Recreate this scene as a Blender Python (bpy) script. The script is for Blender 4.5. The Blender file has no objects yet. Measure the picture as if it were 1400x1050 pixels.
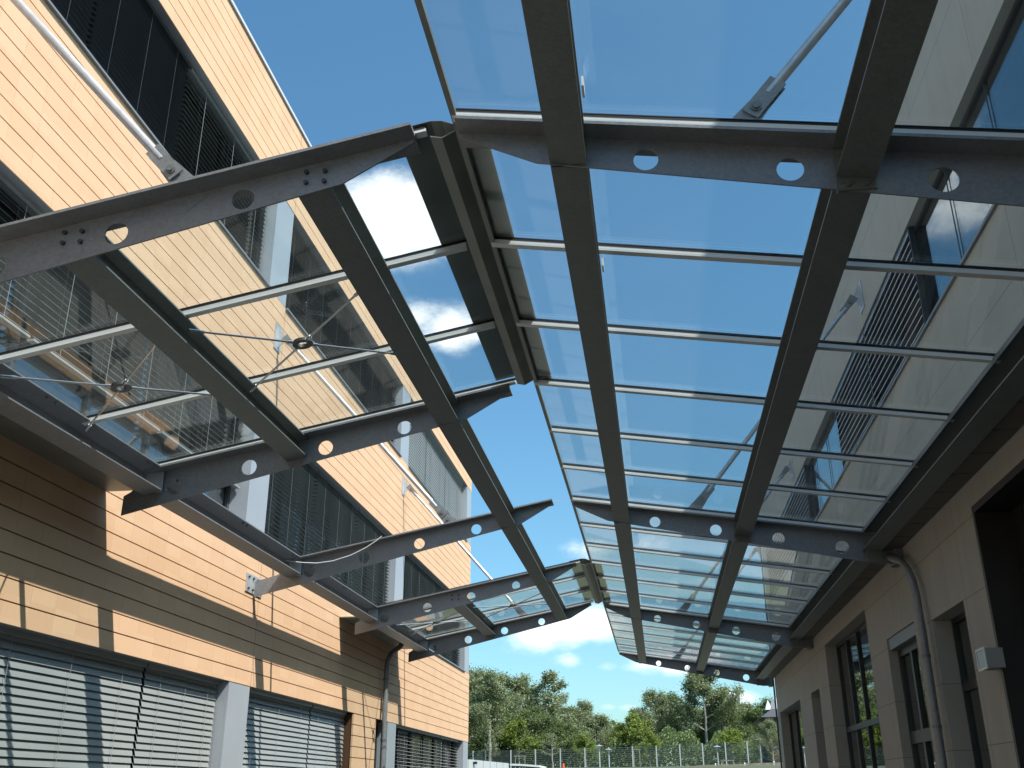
import bpy, math, random
from mathutils import Vector, Matrix
random.seed(7)
sc = bpy.context.scene
H = 1.6                                   # eye height; survey heights are relative to the eye

# ------------------------------------------------------------------ camera
cam_d = bpy.data.cameras.new('camera'); cam = bpy.data.objects.new('camera', cam_d)
sc.collection.objects.link(cam); sc.camera = cam
cam_d.sensor_width = 36.0; cam_d.lens = 35.08
cam_d.clip_start = 0.05; cam_d.clip_end = 3000
RX = Vector((0.99047376, 0.13768414, -0.00219099))
RY = Vector((-0.05413118, 0.37468076, -0.92557233))
RZ = Vector((-0.12661571, 0.91687371, 0.37856447))
m = Matrix.Identity(4)
for i in range(3):
    m[i][0] = RX[i]; m[i][1] = -RY[i]; m[i][2] = -RZ[i]
m[2][3] = H
cam.matrix_world = m
def ray(px, py):
    v = RX * ((px - 700) / 1364.1) + RY * ((py - 525) / 1364.1) + RZ
    return v
def at_y(px, py, y):
    v = ray(px, py); return v * (y / v.y)

# ------------------------------------------------------------------ light
SUN = Vector((1.0, -0.5, 1.53)).normalized()
EL = math.asin(SUN.z); AZ = math.atan2(SUN.x, SUN.y)
ld = bpy.data.lights.new('sun', 'SUN'); ld.energy = 5.0; ld.angle = math.radians(0.53); ld.color = (1.0, 0.955, 0.87)
lo = bpy.data.objects.new('sun', ld); sc.collection.objects.link(lo)
lo.rotation_euler = (-SUN).to_track_quat('-Z', 'Y').to_euler(); lo.location = (30, -15, 48)
wd = bpy.data.worlds.new("World"); sc.world = wd; wd.use_nodes = True
sc.view_settings.view_transform = 'Standard'; sc.view_settings.look = 'None'
sc.view_settings.exposure = 0.52; sc.view_settings.gamma = 1.0
wn, wl = wd.node_tree.nodes, wd.node_tree.links
wn.clear()
wo = wn.new('ShaderNodeOutputWorld'); wb = wn.new('ShaderNodeBackground'); wb.inputs[1].default_value = 0.122
sky = wn.new('ShaderNodeTexSky'); sky.sky_type = 'NISHITA'; sky.sun_disc = False
sky.sun_elevation = EL; sky.sun_rotation = AZ; sky.altitude = 150; sky.air_density = 1.0; sky.dust_density = 1.6; sky.ozone_density = 1.2
def N(nt, typ, **kw):
    n = nt.nodes.new(typ)
    for k, v in kw.items(): setattr(n, k, v)
    return n
def MATH(nt, op, a, b=None, c=None, clamp=False):
    n = nt.nodes.new('ShaderNodeMath'); n.operation = op; n.use_clamp = clamp
    for i, v in enumerate((a, b, c)):
        if v is None: continue
        if isinstance(v, (int, float)): n.inputs[i].default_value = v
        else: nt.links.new(v, n.inputs[i])
    return n.outputs[0]
def clouds():
    nt = wd.node_tree
    tc = N(nt, 'ShaderNodeTexCoord')
    nz = N(nt, 'ShaderNodeTexNoise'); nz.inputs['Scale'].default_value = 9; nz.inputs['Detail'].default_value = 8; nz.inputs['Roughness'].default_value = 0.62
    mp = N(nt, 'ShaderNodeMapping'); mp.inputs['Scale'].default_value = (1, 1, 1.9)
    nt.links.new(tc.outputs['Generated'], mp.inputs[0]); nt.links.new(mp.outputs[0], nz.inputs['Vector'])
    # cumulus banks by compass direction and height: (px, py, radius x, radius y, strength)
    C = [(530, 290, 125, 70, 1.0), (450, 330, 80, 55, .75), (600, 335, 60, 40, .35), (615, 455, 60, 42, .75), (575, 430, 45, 30, .6), (790, 858, 88, 32, 1.0), (740, 866, 72, 26, .9),
         (815, 755, 60, 26, .62), (878, 748, 52, 22, .5), (781, 900, 30, 14, .6), (829, 908, 20, 10, .5), (925, 903, 70, 20, .9), (963, 913, 40, 12, .6),
         (860, 967, 22, 7, .4), (830, 967, 18, 7, .35), (1005, 957, 40, 14, .5), (690, 805, 30, 14, .3), (1090, 760, 60, 24, .5), (960, 800, 60, 22, .45), (845, 345, 30, 22, .32)]
    tot = None
    for (px, py, rx, ry, s) in C:
        d = ray(px, py).normalized(); R = RX.normalized(); U = d.cross(R).normalized()
        dots = []
        for ax, r in ((R, rx), (U, ry)):
            vs = N(nt, 'ShaderNodeVectorMath', operation='SUBTRACT'); nt.links.new(tc.outputs['Generated'], vs.inputs[0]); vs.inputs[1].default_value = d
            vd = N(nt, 'ShaderNodeVectorMath', operation='DOT_PRODUCT'); nt.links.new(vs.outputs[0], vd.inputs[0]); vd.inputs[1].default_value = ax
            q = MATH(nt, 'MULTIPLY', vd.outputs['Value'], 1364.1 / r * 1.03)
            dots.append(MATH(nt, 'MULTIPLY', q, q))
        g = MATH(nt, 'MULTIPLY', MATH(nt, 'POWER', 2.718, MATH(nt, 'MULTIPLY', MATH(nt, 'ADD', dots[0], dots[1]), -1.0)), s)
        vd = N(nt, 'ShaderNodeVectorMath', operation='DOT_PRODUCT'); nt.links.new(tc.outputs['Generated'], vd.inputs[0]); vd.inputs[1].default_value = d
        g = MATH(nt, 'MULTIPLY', g, MATH(nt, 'GREATER_THAN', vd.outputs['Value'], 0.0))
        tot = g if tot is None else MATH(nt, 'MAXIMUM', tot, g)
    # scattered fair-weather clouds elsewhere round the horizon
    n2 = N(nt, 'ShaderNodeTexNoise'); n2.inputs['Scale'].default_value = 2.3; n2.inputs['Detail'].default_value = 5
    nt.links.new(mp.outputs[0], n2.inputs['Vector'])
    vd = N(nt, 'ShaderNodeVectorMath', operation='DOT_PRODUCT'); nt.links.new(tc.outputs['Generated'], vd.inputs[0]); vd.inputs[1].default_value = (0, 1, 0)
    back = MATH(nt, 'MULTIPLY', MATH(nt, 'SUBTRACT', 0.55, vd.outputs['Value'], clamp=True), 1.6, clamp=True)
    other = MATH(nt, 'MULTIPLY', MATH(nt, 'MULTIPLY', MATH(nt, 'SUBTRACT', n2.outputs[0], 0.5, clamp=True), 5.0, clamp=True), back)
    tot = MATH(nt, 'MAXIMUM', tot, MATH(nt, 'MULTIPLY', other, 0.45))
    nn = MATH(nt, 'MULTIPLY', MATH(nt, 'SUBTRACT', nz.outputs[0], 0.5), 2.1)
    v = MATH(nt, 'ADD', tot, MATH(nt, 'MULTIPLY', nn, MATH(nt, 'MINIMUM', MATH(nt, 'MULTIPLY', tot, 2.5), 1.0)))
    mr = N(nt, 'ShaderNodeMapRange', interpolation_type='SMOOTHSTEP'); nt.links.new(v, mr.inputs[0])
    mr.inputs[1].default_value = 0.22; mr.inputs[2].default_value = 1.05
    mix = N(nt, 'ShaderNodeMix', data_type='RGBA'); nt.links.new(mr.outputs[0], mix.inputs[0])
    gm = N(nt, 'ShaderNodeHueSaturation'); gm.inputs['Saturation'].default_value = 1.09; tn = N(nt, 'ShaderNodeMix', data_type='RGBA', blend_type='MULTIPLY'); tn.inputs[0].default_value = 1; tn.inputs[7].default_value = (0.87, 1.17, 1.17, 1); nt.links.new(sky.outputs[0], tn.inputs[6]); nt.links.new(tn.outputs[2], gm.inputs['Color'])
    nt.links.new(gm.outputs[0], mix.inputs[6]); mix.inputs[7].default_value = (8.8, 8.9, 8.9, 1)
    mix.inputs[7].default_value = (9.6, 9.7, 9.7, 1); nt.links.new(mix.outputs[2], wb.inputs[0]); nt.links.new(wb.outputs[0], wo.inputs[0])
clouds()

# ------------------------------------------------------------------ materials
def mat(name, base, rough=0.6, metal=0.0, var=0.0, scale=8.0, bump=0.0, bscale=None, spec=0.5, vtype='noise', base2=None, stretch=(1, 1, 1)):
    mt = bpy.data.materials.new(name); mt.use_nodes = True; nt = mt.node_tree
    b = nt.nodes['Principled BSDF']; b.inputs['Base Color'].default_value = (*base, 1); b.inputs['Roughness'].default_value = rough
    b.inputs['Metallic'].default_value = metal; b.inputs['Specular IOR Level'].default_value = spec
    tc = N(nt, 'ShaderNodeTexCoord'); mp = N(nt, 'ShaderNodeMapping'); mp.inputs['Scale'].default_value = stretch
    nt.links.new(tc.outputs['Object'], mp.inputs[0])
    if var > 0:
        nz = N(nt, 'ShaderNodeTexNoise') ; nz.inputs['Scale'].default_value = scale; nz.inputs['Detail'].default_value = 6
        nt.links.new(mp.outputs[0], nz.inputs['Vector'])
        f = nz.outputs[0]
        if vtype == 'spangle':
            vo = N(nt, 'ShaderNodeTexVoronoi'); vo.inputs['Scale'].default_value = scale * 9; nt.links.new(mp.outputs[0], vo.inputs['Vector'])
            sp = N(nt, 'ShaderNodeSeparateColor'); nt.links.new(vo.outputs['Color'], sp.inputs[0])
            f = MATH(nt, 'ADD', MATH(nt, 'MULTIPLY', sp.outputs[0], 0.4), MATH(nt, 'MULTIPLY', nz.outputs[0], 0.6))
        rp = N(nt, 'ShaderNodeMapRange'); nt.links.new(f, rp.inputs[0]); rp.inputs[1].default_value = 0.25; rp.inputs[2].default_value = 0.75
        mx = N(nt, 'ShaderNodeMix', data_type='RGBA'); nt.links.new(rp.outputs[0], mx.inputs[0])
        b2 = base2 or tuple(min(1, c * (1 + var)) for c in base); b1 = tuple(c * (1 - var) for c in base)
        mx.inputs[6].default_value = (*b1, 1); mx.inputs[7].default_value = (*b2, 1)
        nt.links.new(mx.outputs[2], b.inputs['Base Color'])
        rr = N(nt, 'ShaderNodeMapRange'); nt.links.new(f, rr.inputs[0]); rr.inputs[3].default_value = rough * 0.8; rr.inputs[4].default_value = min(1, rough * 1.2)
        nt.links.new(rr.outputs[0], b.inputs['Roughness'])
    if bump > 0:
        n2 = N(nt, 'ShaderNodeTexNoise'); n2.inputs['Scale'].default_value = bscale or scale * 6; n2.inputs['Detail'].default_value = 4
        nt.links.new(tc.outputs['Object'], n2.inputs['Vector'])
        bp = N(nt, 'ShaderNodeBump'); bp.inputs['Strength'].default_value = bump; bp.inputs['Distance'].default_value = 0.02
        nt.links.new(n2.outputs[0], bp.inputs['Height']); nt.links.new(bp.outputs[0], b.inputs['Normal'])
    return mt
STEEL = mat('galvanised_steel', (0.24, 0.25, 0.265), 0.46, 0.35, 0.13, 7, 0.05, 60, vtype='spangle')
STEELP = mat('shaded_galvanised_steel', (0.175, 0.195, 0.19), 0.5, 0.3, 0.13, 6, 0.05, 50, vtype='spangle')  # same steel darkened: the purlins' underside shade is put into the colour
BAR = mat('anodised_aluminium', (0.74, 0.76, 0.75), 0.42, 0.1, 0.06, 3)
RUB = mat('black_rubber', (0.012, 0.012, 0.013), 0.7)
ZINC = mat('zinc_sheet', (0.22, 0.235, 0.21), 0.45, 0.4, 0.2, 2.5)
RODM = mat('bright_galvanised_rod', (0.55, 0.56, 0.58), 0.38, 0.5, 0.12, 12)
STAIN = mat('stainless_steel', (0.62, 0.62, 0.62), 0.22, 0.9)
DARKM = mat('dark_painted_metal', (0.02, 0.021, 0.024), 0.4)
GREYM = mat('grey_coated_metal', (0.36, 0.39, 0.43), 0.42, 0.15, 0.04, 2)
SILL = mat('grey_metal_trim', (0.22, 0.235, 0.26), 0.4, 0.2, 0.05, 3)
FRAME = mat('dark_grey_window_frame', (0.05, 0.055, 0.06), 0.4)
SLAT = mat('light_grey_blind_slat', (0.325, 0.345, 0.34), 0.42, 0.2, 0.05, 1.5)
SLATD = mat('dark_grey_blind_slat', (0.085, 0.10, 0.115), 0.35, 0.3, 0.06, 1.5)
SLATM = mat('mid_grey_blind_slat', (0.20, 0.225, 0.235), 0.4, 0.2, 0.06, 1.5)
SOFF = mat('soffit_panel', (0.12, 0.11, 0.095), 0.6, 0, 0.12, 3)
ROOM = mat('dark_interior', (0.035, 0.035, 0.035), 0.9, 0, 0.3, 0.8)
CAP = mat('white_parapet_cap', (0.62, 0.64, 0.68), 0.45, 0.1)
WHITE = mat('white_coated_metal', (0.75, 0.75, 0.74), 0.45)
CONC = mat('light_paving', (0.13, 0.127, 0.12), 0.85, 0, 0.15, 2, 0.2, 30)
ORANGE = mat('orange_plastic', (0.7, 0.12, 0.02), 0.5)
CURT = mat('pale_curtain', (0.42, 0.43, 0.38), 0.9, 0, 0.15, 2, stretch=(1, 8, .3))
def tile_mat():
    mt = bpy.data.materials.new('terracotta_tile'); mt.use_nodes = True; nt = mt.node_tree; b = nt.nodes['Principled BSDF']
    g = N(nt, 'ShaderNodeNewGeometry'); s = N(nt, 'ShaderNodeSeparateXYZ'); tc = N(nt, 'ShaderNodeTexCoord'); nt.links.new(tc.outputs['Object'], s.inputs[0])
    cy = MATH(nt, 'FLOOR', MATH(nt, 'DIVIDE', MATH(nt, 'ADD', s.outputs[1], 50.0), 0.376)); cz = MATH(nt, 'FLOOR', MATH(nt, 'DIVIDE', s.outputs[2], 0.183))
    cb = N(nt, 'ShaderNodeCombineXYZ'); nt.links.new(cy, cb.inputs[0]); nt.links.new(cz, cb.inputs[1])
    w = N(nt, 'ShaderNodeTexWhiteNoise', noise_dimensions='3D'); nt.links.new(cb.outputs[0], w.inputs[0])
    nz = N(nt, 'ShaderNodeTexNoise'); nz.inputs['Scale'].default_value = 1.3; nz.inputs['Detail'].default_value = 8; nz.inputs['Roughness'].default_value = .65; nt.links.new(tc.outputs['Object'], nz.inputs['Vector'])
    mp = N(nt, 'ShaderNodeMapping'); mp.inputs['Scale'].default_value = (1, 4, .25); nt.links.new(tc.outputs['Object'], mp.inputs[0])
    n4 = N(nt, 'ShaderNodeTexNoise'); n4.inputs['Scale'].default_value = 2.2; n4.inputs['Detail'].default_value = 6; nt.links.new(mp.outputs[0], n4.inputs['Vector'])
    f = MATH(nt, 'ADD', MATH(nt, 'MULTIPLY', w.outputs[0], 0.4), MATH(nt, 'ADD', MATH(nt, 'MULTIPLY', nz.outputs[0], 0.35), MATH(nt, 'MULTIPLY', n4.outputs[0], 0.25)))
    mx = N(nt, 'ShaderNodeMix', data_type='RGBA'); nt.links.new(f, mx.inputs[0])
    mx.inputs[6].default_value = (0.605, 0.385, 0.235, 1); mx.inputs[7].default_value = (0.71, 0.485, 0.315, 1)
    nt.links.new(mx.outputs[2], b.inputs['Base Color']); b.inputs['Roughness'].default_value = 0.8; b.inputs['Specular IOR Level'].default_value = .25
    n2 = N(nt, 'ShaderNodeTexNoise'); n2.inputs['Scale'].default_value = 90; bp = N(nt, 'ShaderNodeBump'); bp.inputs['Strength'].default_value = .12; bp.inputs['Distance'].default_value = .01
    nt.links.new(tc.outputs['Object'], n2.inputs['Vector']); nt.links.new(n2.outputs[0], bp.inputs['Height']); nt.links.new(bp.outputs[0], b.inputs['Normal'])
    return mt
TILE = tile_mat(); JOINT = mat('tile_joint_backing', (0.10, 0.045, 0.02), 0.9)
def panel_mat(name, base, dy, dz, oy, oz, jw=0.008):
    """rendered cladding panels with fine joints, rain streaks below"""
    mt = bpy.data.materials.new(name); mt.use_nodes = True; nt = mt.node_tree; b = nt.nodes['Principled BSDF']
    tc = N(nt, 'ShaderNodeTexCoord'); s = N(nt, 'ShaderNodeSeparateXYZ'); nt.links.new(tc.outputs['Object'], s.inputs[0])
    def line(c, d, o):
        fr = MATH(nt, 'FRACT', MATH(nt, 'DIVIDE', MATH(nt, 'ADD', c, o + 100 * d), d))
        return MATH(nt, 'LESS_THAN', fr, jw / d)
    ln = MATH(nt, 'MAXIMUM', line(s.outputs[1], dy, oy), line(s.outputs[2], dz, oz))
    nz = N(nt, 'ShaderNodeTexNoise'); nz.inputs['Scale'].default_value = 2.0; nz.inputs['Detail'].default_value = 8; nt.links.new(tc.outputs['Object'], nz.inputs['Vector'])
    mp = N(nt, 'ShaderNodeMapping'); mp.inputs['Scale'].default_value = (1, 3.5, .12); nt.links.new(tc.outputs['Object'], mp.inputs[0])
    n3 = N(nt, 'ShaderNodeTexNoise'); n3.inputs['Scale'].default_value = 2.5; nt.links.new(mp.outputs[0], n3.inputs['Vector'])
    f = MATH(nt, 'ADD', MATH(nt, 'MULTIPLY', nz.outputs[0], .5), MATH(nt, 'MULTIPLY', n3.outputs[0], .5))
    mx = N(nt, 'ShaderNodeMix', data_type='RGBA'); nt.links.new(f, mx.inputs[0])
    mx.inputs[6].default_value = (*[c * .82 for c in base], 1); mx.inputs[7].default_value = (*[min(1, c * 1.15) for c in base], 1)
    m2 = N(nt, 'ShaderNodeMix', data_type='RGBA'); nt.links.new(MATH(nt, 'MULTIPLY', ln, .6), m2.inputs[0]); nt.links.new(mx.outputs[2], m2.inputs[6])
    m2.inputs[7].default_value = (*[c * .25 for c in base], 1)
    nt.links.new(m2.outputs[2], b.inputs['Base Color']); b.inputs['Roughness'].default_value = .85; b.inputs['Specular IOR Level'].default_value = .2
    n2 = N(nt, 'ShaderNodeTexNoise'); n2.inputs['Scale'].default_value = 140; bp = N(nt, 'ShaderNodeBump'); bp.inputs['Strength'].default_value = .25; bp.inputs['Distance'].default_value = .01
    nt.links.new(tc.outputs['Object'], n2.inputs['Vector']); nt.links.new(n2.outputs[0], bp.inputs['Height']); nt.links.new(bp.outputs[0], b.inputs['Normal'])
    return mt
RWL = panel_mat('beige_render_panels', (0.38, 0.365, 0.325), 2.68, 0.67, 0.4, -0.39 - H + 0.67 * 3)
RWU = panel_mat('cream_render_panels', (0.50, 0.52, 0.485), 2.9, 2.92, 1.2, -3.83 - H + 2.92 * 2)
def glass_mat(name, tint, dust=0.0, ior=1.5, rough=0.0):
    mt = bpy.data.materials.new(name); mt.use_nodes = True; nt = mt.node_tree; nt.nodes.clear()
    out = N(nt, 'ShaderNodeOutputMaterial'); tr = N(nt, 'ShaderNodeBsdfTransparent'); tr.inputs[0].default_value = (*tint, 1)
    gl = N(nt, 'ShaderNodeBsdfGlossy'); gl.inputs['Roughness'].default_value = rough; gl.inputs[0].default_value = (1, 1, 1, 1)
    fr = N(nt, 'ShaderNodeFresnel'); fr.inputs[0].default_value = ior
    g = N(nt, 'ShaderNodeNewGeometry')
    # same reflection on either side of the sheet
    lw = N(nt, 'ShaderNodeLayerWeight'); lw.inputs[0].default_value = .5
    cosv = MATH(nt, 'SUBTRACT', 1.0, lw.outputs['Facing'], clamp=True)
    r0 = ((ior - 1) / (ior + 1)) ** 2
    f = MATH(nt, 'ADD', r0, MATH(nt, 'MULTIPLY', 1 - r0, MATH(nt, 'POWER', MATH(nt, 'SUBTRACT', 1.0, cosv, clamp=True), 5.0)))
    mx = N(nt, 'ShaderNodeMixShader'); nt.links.new(f, mx.inputs[0]); nt.links.new(tr.outputs[0], mx.inputs[1]); nt.links.new(gl.outputs[0], mx.inputs[2])
    last = mx.outputs[0]
    if dust > 0:
        df = N(nt, 'ShaderNodeBsdfDiffuse'); df.inputs[0].default_value = (.75, .8, .8, 1); tl = N(nt, 'ShaderNodeBsdfTranslucent'); tl.inputs[0].default_value = (.75, .8, .8, 1)
        m1 = N(nt, 'ShaderNodeMixShader'); m1.inputs[0].default_value = .6; nt.links.new(df.outputs[0], m1.inputs[1]); nt.links.new(tl.outputs[0], m1.inputs[2])
        tc = N(nt, 'ShaderNodeTexCoord'); nz = N(nt, 'ShaderNodeTexNoise'); nz.inputs['Scale'].default_value = 1.6; nz.inputs['Detail'].default_value = 7; nz.inputs['Roughness'].default_value = .6
        nt.links.new(tc.outputs['Object'], nz.inputs['Vector'])
        mr = N(nt, 'ShaderNodeMapRange'); nt.links.new(nz.outputs[0], mr.inputs[0]); mr.inputs[1].default_value = .35; mr.inputs[2].default_value = .75
        mr.inputs[3].default_value = dust * .6; mr.inputs[4].default_value = dust * 1.6
        m2 = N(nt, 'ShaderNodeMixShader'); nt.links.new(mr.outputs[0], m2.inputs[0]); nt.links.new(last, m2.inputs[1]); nt.links.new(m1.outputs[0], m2.inputs[2]); last = m2.outputs[0]
    nt.links.new(last, out.inputs[0])
    return mt
GLASS = glass_mat('canopy_glass', (0.93, 0.96, 0.96), 0.007)
WGLASS = glass_mat('window_glass', (0.62, 0.68, 0.68), 0.0, 2.3)
def leaf_mat(name, c1, c2):
    mt = bpy.data.materials.new(name); mt.use_nodes = True; nt = mt.node_tree; nt.nodes.clear()
    out = N(nt, 'ShaderNodeOutputMaterial'); df = N(nt, 'ShaderNodeBsdfDiffuse'); tl = N(nt, 'ShaderNodeBsdfTranslucent')
    gi = N(nt, 'ShaderNodeNewGeometry'); mx = N(nt, 'ShaderNodeMix', data_type='RGBA'); nt.links.new(gi.outputs['Random Per Island'], mx.inputs[0])
    mx.inputs[6].default_value = (*c1, 1); mx.inputs[7].default_value = (*c2, 1)
    nt.links.new(mx.outputs[2], df.inputs[0]); nt.links.new(mx.outputs[2], tl.inputs[0])
    ms = N(nt, 'ShaderNodeMixShader'); ms.inputs[0].default_value = .3; nt.links.new(df.outputs[0], ms.inputs[1]); nt.links.new(tl.outputs[0], ms.inputs[2])
    gl = N(nt, 'ShaderNodeBsdfGlossy'); gl.inputs['Roughness'].default_value = .5; m2 = N(nt, 'ShaderNodeMixShader'); m2.inputs[0].default_value = .015
    nt.links.new(ms.outputs[0], m2.inputs[1]); nt.links.new(gl.outputs[0], m2.inputs[2]); nt.links.new(m2.outputs[0], out.inputs[0])
    return mt
LEAF1 = leaf_mat('birch_leaf', (0.16, 0.20, 0.10), (0.31, 0.345, 0.19))  # leaf tones lightened; mild distance haze is put into their colour
LEAF2 = leaf_mat('dense_leaf', (0.10, 0.145, 0.06), (0.215, 0.275, 0.11))
LEAF3 = leaf_mat('yellow_green_leaf', (0.13, 0.19, 0.035), (0.27, 0.33, 0.08))
BARK = mat('pale_bark', (0.25, 0.23, 0.2), 0.9, 0, 0.4, 6)
GROUND = mat('paving_and_grass', (0.16, 0.155, 0.135), 0.9, 0, 0.2, 0.8, 0.2, 8)
def green_bank(mt):
    nt = mt.node_tree; b = nt.nodes['Principled BSDF']; src = b.inputs['Base Color'].links[0].from_socket
    tc = N(nt, 'ShaderNodeTexCoord'); sx = N(nt, 'ShaderNodeSeparateXYZ'); nt.links.new(tc.outputs['Object'], sx.inputs[0])
    mx = N(nt, 'ShaderNodeMix', data_type='RGBA'); nt.links.new(MATH(nt, 'GREATER_THAN', sx.outputs[1], 36.0), mx.inputs[0]); nt.links.new(src, mx.inputs[6]); mx.inputs[7].default_value = (.075, .085, .045, 1)
    nt.links.new(mx.outputs[2], b.inputs['Base Color'])
green_bank(GROUND)

# ------------------------------------------------------------------ mesh helpers
COL = sc.collection
class MB:
    def __init__(s): s.v = []; s.f = []; s.marks = []; s.lips = []
    def add(s, vs, fs):
        n = len(s.v); s.v += [tuple(v) for v in vs]; s.f += [tuple(i + n for i in f) for f in fs]; s.marks.append((len(s.v), len(s.f))); return s
    def box(s, a, b):
        (x0, y0, z0), (x1, y1, z1) = a, b
        x0, x1 = sorted((x0, x1)); y0, y1 = sorted((y0, y1)); z0, z1 = sorted((z0, z1))
        return s.add([(x0, y0, z0), (x1, y0, z0), (x1, y1, z0), (x0, y1, z0), (x0, y0, z1), (x1, y0, z1), (x1, y1, z1), (x0, y1, z1)],
                     [(0, 3, 2, 1), (4, 5, 6, 7), (0, 1, 5, 4), (1, 2, 6, 5), (2, 3, 7, 6), (3, 0, 4, 7)])
    def prism(s, poly, y0, y1):                # polygon in x,z extruded along y
        n = len(poly)
        vs = [(x, y0, z) for x, z in poly] + [(x, y1, z) for x, z in poly]
        fs = [tuple(range(n)), tuple(range(2 * n - 1, n - 1, -1))] + [(i, i + n, (i + 1) % n + n, (i + 1) % n) for i in range(n)]
        return s.add(vs, fs)
    def sheet(s, x0, x1, y0, y1, zf, t):        # sloped slab: bottom height zf(x)
        return s.prism([(x0, zf(x0)), (x1, zf(x1)), (x1, zf(x1) + t), (x0, zf(x0) + t)], y0, y1)
    def tube(s, p, q, r, n=10, r2=None, caps=True):
        p, q = Vector(p), Vector(q); d = (q - p).normalized(); a = d.orthogonal().normalized(); b = d.cross(a); r2 = r if r2 is None else r2
        vs = [p + (a * math.cos(t) + b * math.sin(t)) * r for t in [2 * math.pi * i / n for i in range(n)]] + [q + (a * math.cos(t) + b * math.sin(t)) * r2 for t in [2 * math.pi * i / n for i in range(n)]]
        fs = [(i, (i + 1) % n, (i + 1) % n + n, i + n) for i in range(n)]
        if caps: fs += [tuple(range(n - 1, -1, -1)), tuple(range(n, 2 * n))]
        return s.add(vs, fs)
    def path(s, pts, r, n=8):
        pts = [Vector(p) for p in pts]; rings = []; a = None
        for i, p in enumerate(pts):
            d = ((pts[min(i + 1, len(pts) - 1)] - pts[max(i - 1, 0)])).normalized()
            a = d.orthogonal().normalized() if a is None else (a - d * a.dot(d)).normalized(); b = d.cross(a)
            rings.append([p + (a * math.cos(t) + b * math.sin(t)) * r for t in [2 * math.pi * k / n for k in range(n)]])
        vs = [v for rg in rings for v in rg]; fs = []
        for i in range(len(rings) - 1):
            for k in range(n): fs.append((i * n + k, i * n + (k + 1) % n, (i + 1) * n + (k + 1) % n, (i + 1) * n + k))
        fs += [tuple(range(n - 1, -1, -1)), tuple(range((len(rings) - 1) * n, len(rings) * n))]
        return s.add(vs, fs)
    def split(s, name, mt, parent=None, **kw):
        # every separately added solid becomes a part of its own
        out = []; start = 0; fi = 0
        for nv, nf in s.marks:
            m_ = MB(); m_.v = s.v[start:nv]; m_.f = [tuple(i - start for i in f) for f in s.f[fi:nf]]; start, fi = nv, nf
            out.append(m_.build(name, mt, parent, **kw))
        return out
    def build(s, name, mt, parent=None, shift=True, smooth=False):
        me = bpy.data.meshes.new(name); dz = H if shift else 0
        me.from_pydata([(x, y, z + dz) for x, y, z in s.v], [], s.f); me.validate()
        me.materials.append(mt)
        if smooth:
            me.polygons.foreach_set('use_smooth', [True] * len(me.polygons))
            try: me.set_sharp_from_angle(angle=math.radians(40))
            except Exception: pass
        o = bpy.data.objects.new(name, me); COL.objects.link(o)
        if parent is not None:
            o.parent = parent
            if parent.type == 'EMPTY': o.location = -parent.location
        return o
def tag(o, label=None, cat=None, group=None, kind=None):
    if label: o['label'] = label
    if cat: o['category'] = cat
    if group: o['group'] = group
    if kind: o['kind'] = kind
    return o
def empty(name, loc, label, cat, group=None):
    o = bpy.data.objects.new(name, None); COL.objects.link(o); o.location = Vector(loc); o.empty_display_size = .3
    return tag(o, label, cat, group)
def curve_plate(name, outer, holes, y0, y1, mt, parent):
    """flat steel plate in the x,z plane with round holes cut through it"""
    cu = bpy.data.curves.new(name, 'CURVE'); cu.dimensions = '2D'; cu.fill_mode = 'BOTH'; cu.extrude = (y1 - y0) / 2
    def spl(pts):
        s = cu.splines.new('POLY'); s.points.add(len(pts) - 1); s.use_cyclic_u = True
        for p, q in zip(s.points, pts): p.co = (q[0], q[1], 0, 1)
    spl(outer)
    for (cx, cz, r) in holes: spl([(cx + r * math.cos(2 * math.pi * i / 28), cz + r * math.sin(2 * math.pi * i / 28)) for i in range(28)])
    tmp = bpy.data.objects.new('tmp', cu); COL.objects.link(tmp); bpy.context.view_layer.update()
    dg = bpy.context.evaluated_depsgraph_get(); me = bpy.data.meshes.new_from_object(tmp.evaluated_get(dg)); bpy.data.objects.remove(tmp); bpy.data.curves.remove(cu)
    for v in me.vertices: v.co = (v.co.x, (y0 + y1) / 2 - v.co.z, v.co.y + H)
    me.name = name; me.materials.clear(); me.materials.append(mt); me.update()
    o = bpy.data.objects.new(name, me); COL.objects.link(o)
    if parent is not None:
        o.parent = parent
        if parent.type == 'EMPTY': o.location = -parent.location
    return o

# ------------------------------------------------------------------ survey numbers
YK = [4.5095, 5.9192, 7.2022, 8.4804, 9.807, 11.0962, 12.4813, 13.8532, 15.1112, 16.3751, 17.6155, 18.9352, 20.2526, 21.5887, 22.8353, 24.0502, 25.2851, 26.5447, 27.7985]
XE, XG, XR = -0.973, 2.64, 3.04
zR = lambda x: 3.547 - 0.1539 * (x + 0.973)
zL = lambda x: 3.543 + 0.1932 * (x + 1.223) + .025
zRb = lambda x: 3.13 - 0.202 * x
zLb = lambda x: 3.165 + 0.2407 * (x + 2)
FW = 0.28; WT = 0.010
XT = -1.223; S = 1.045; LX = -5.0 * S

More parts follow.
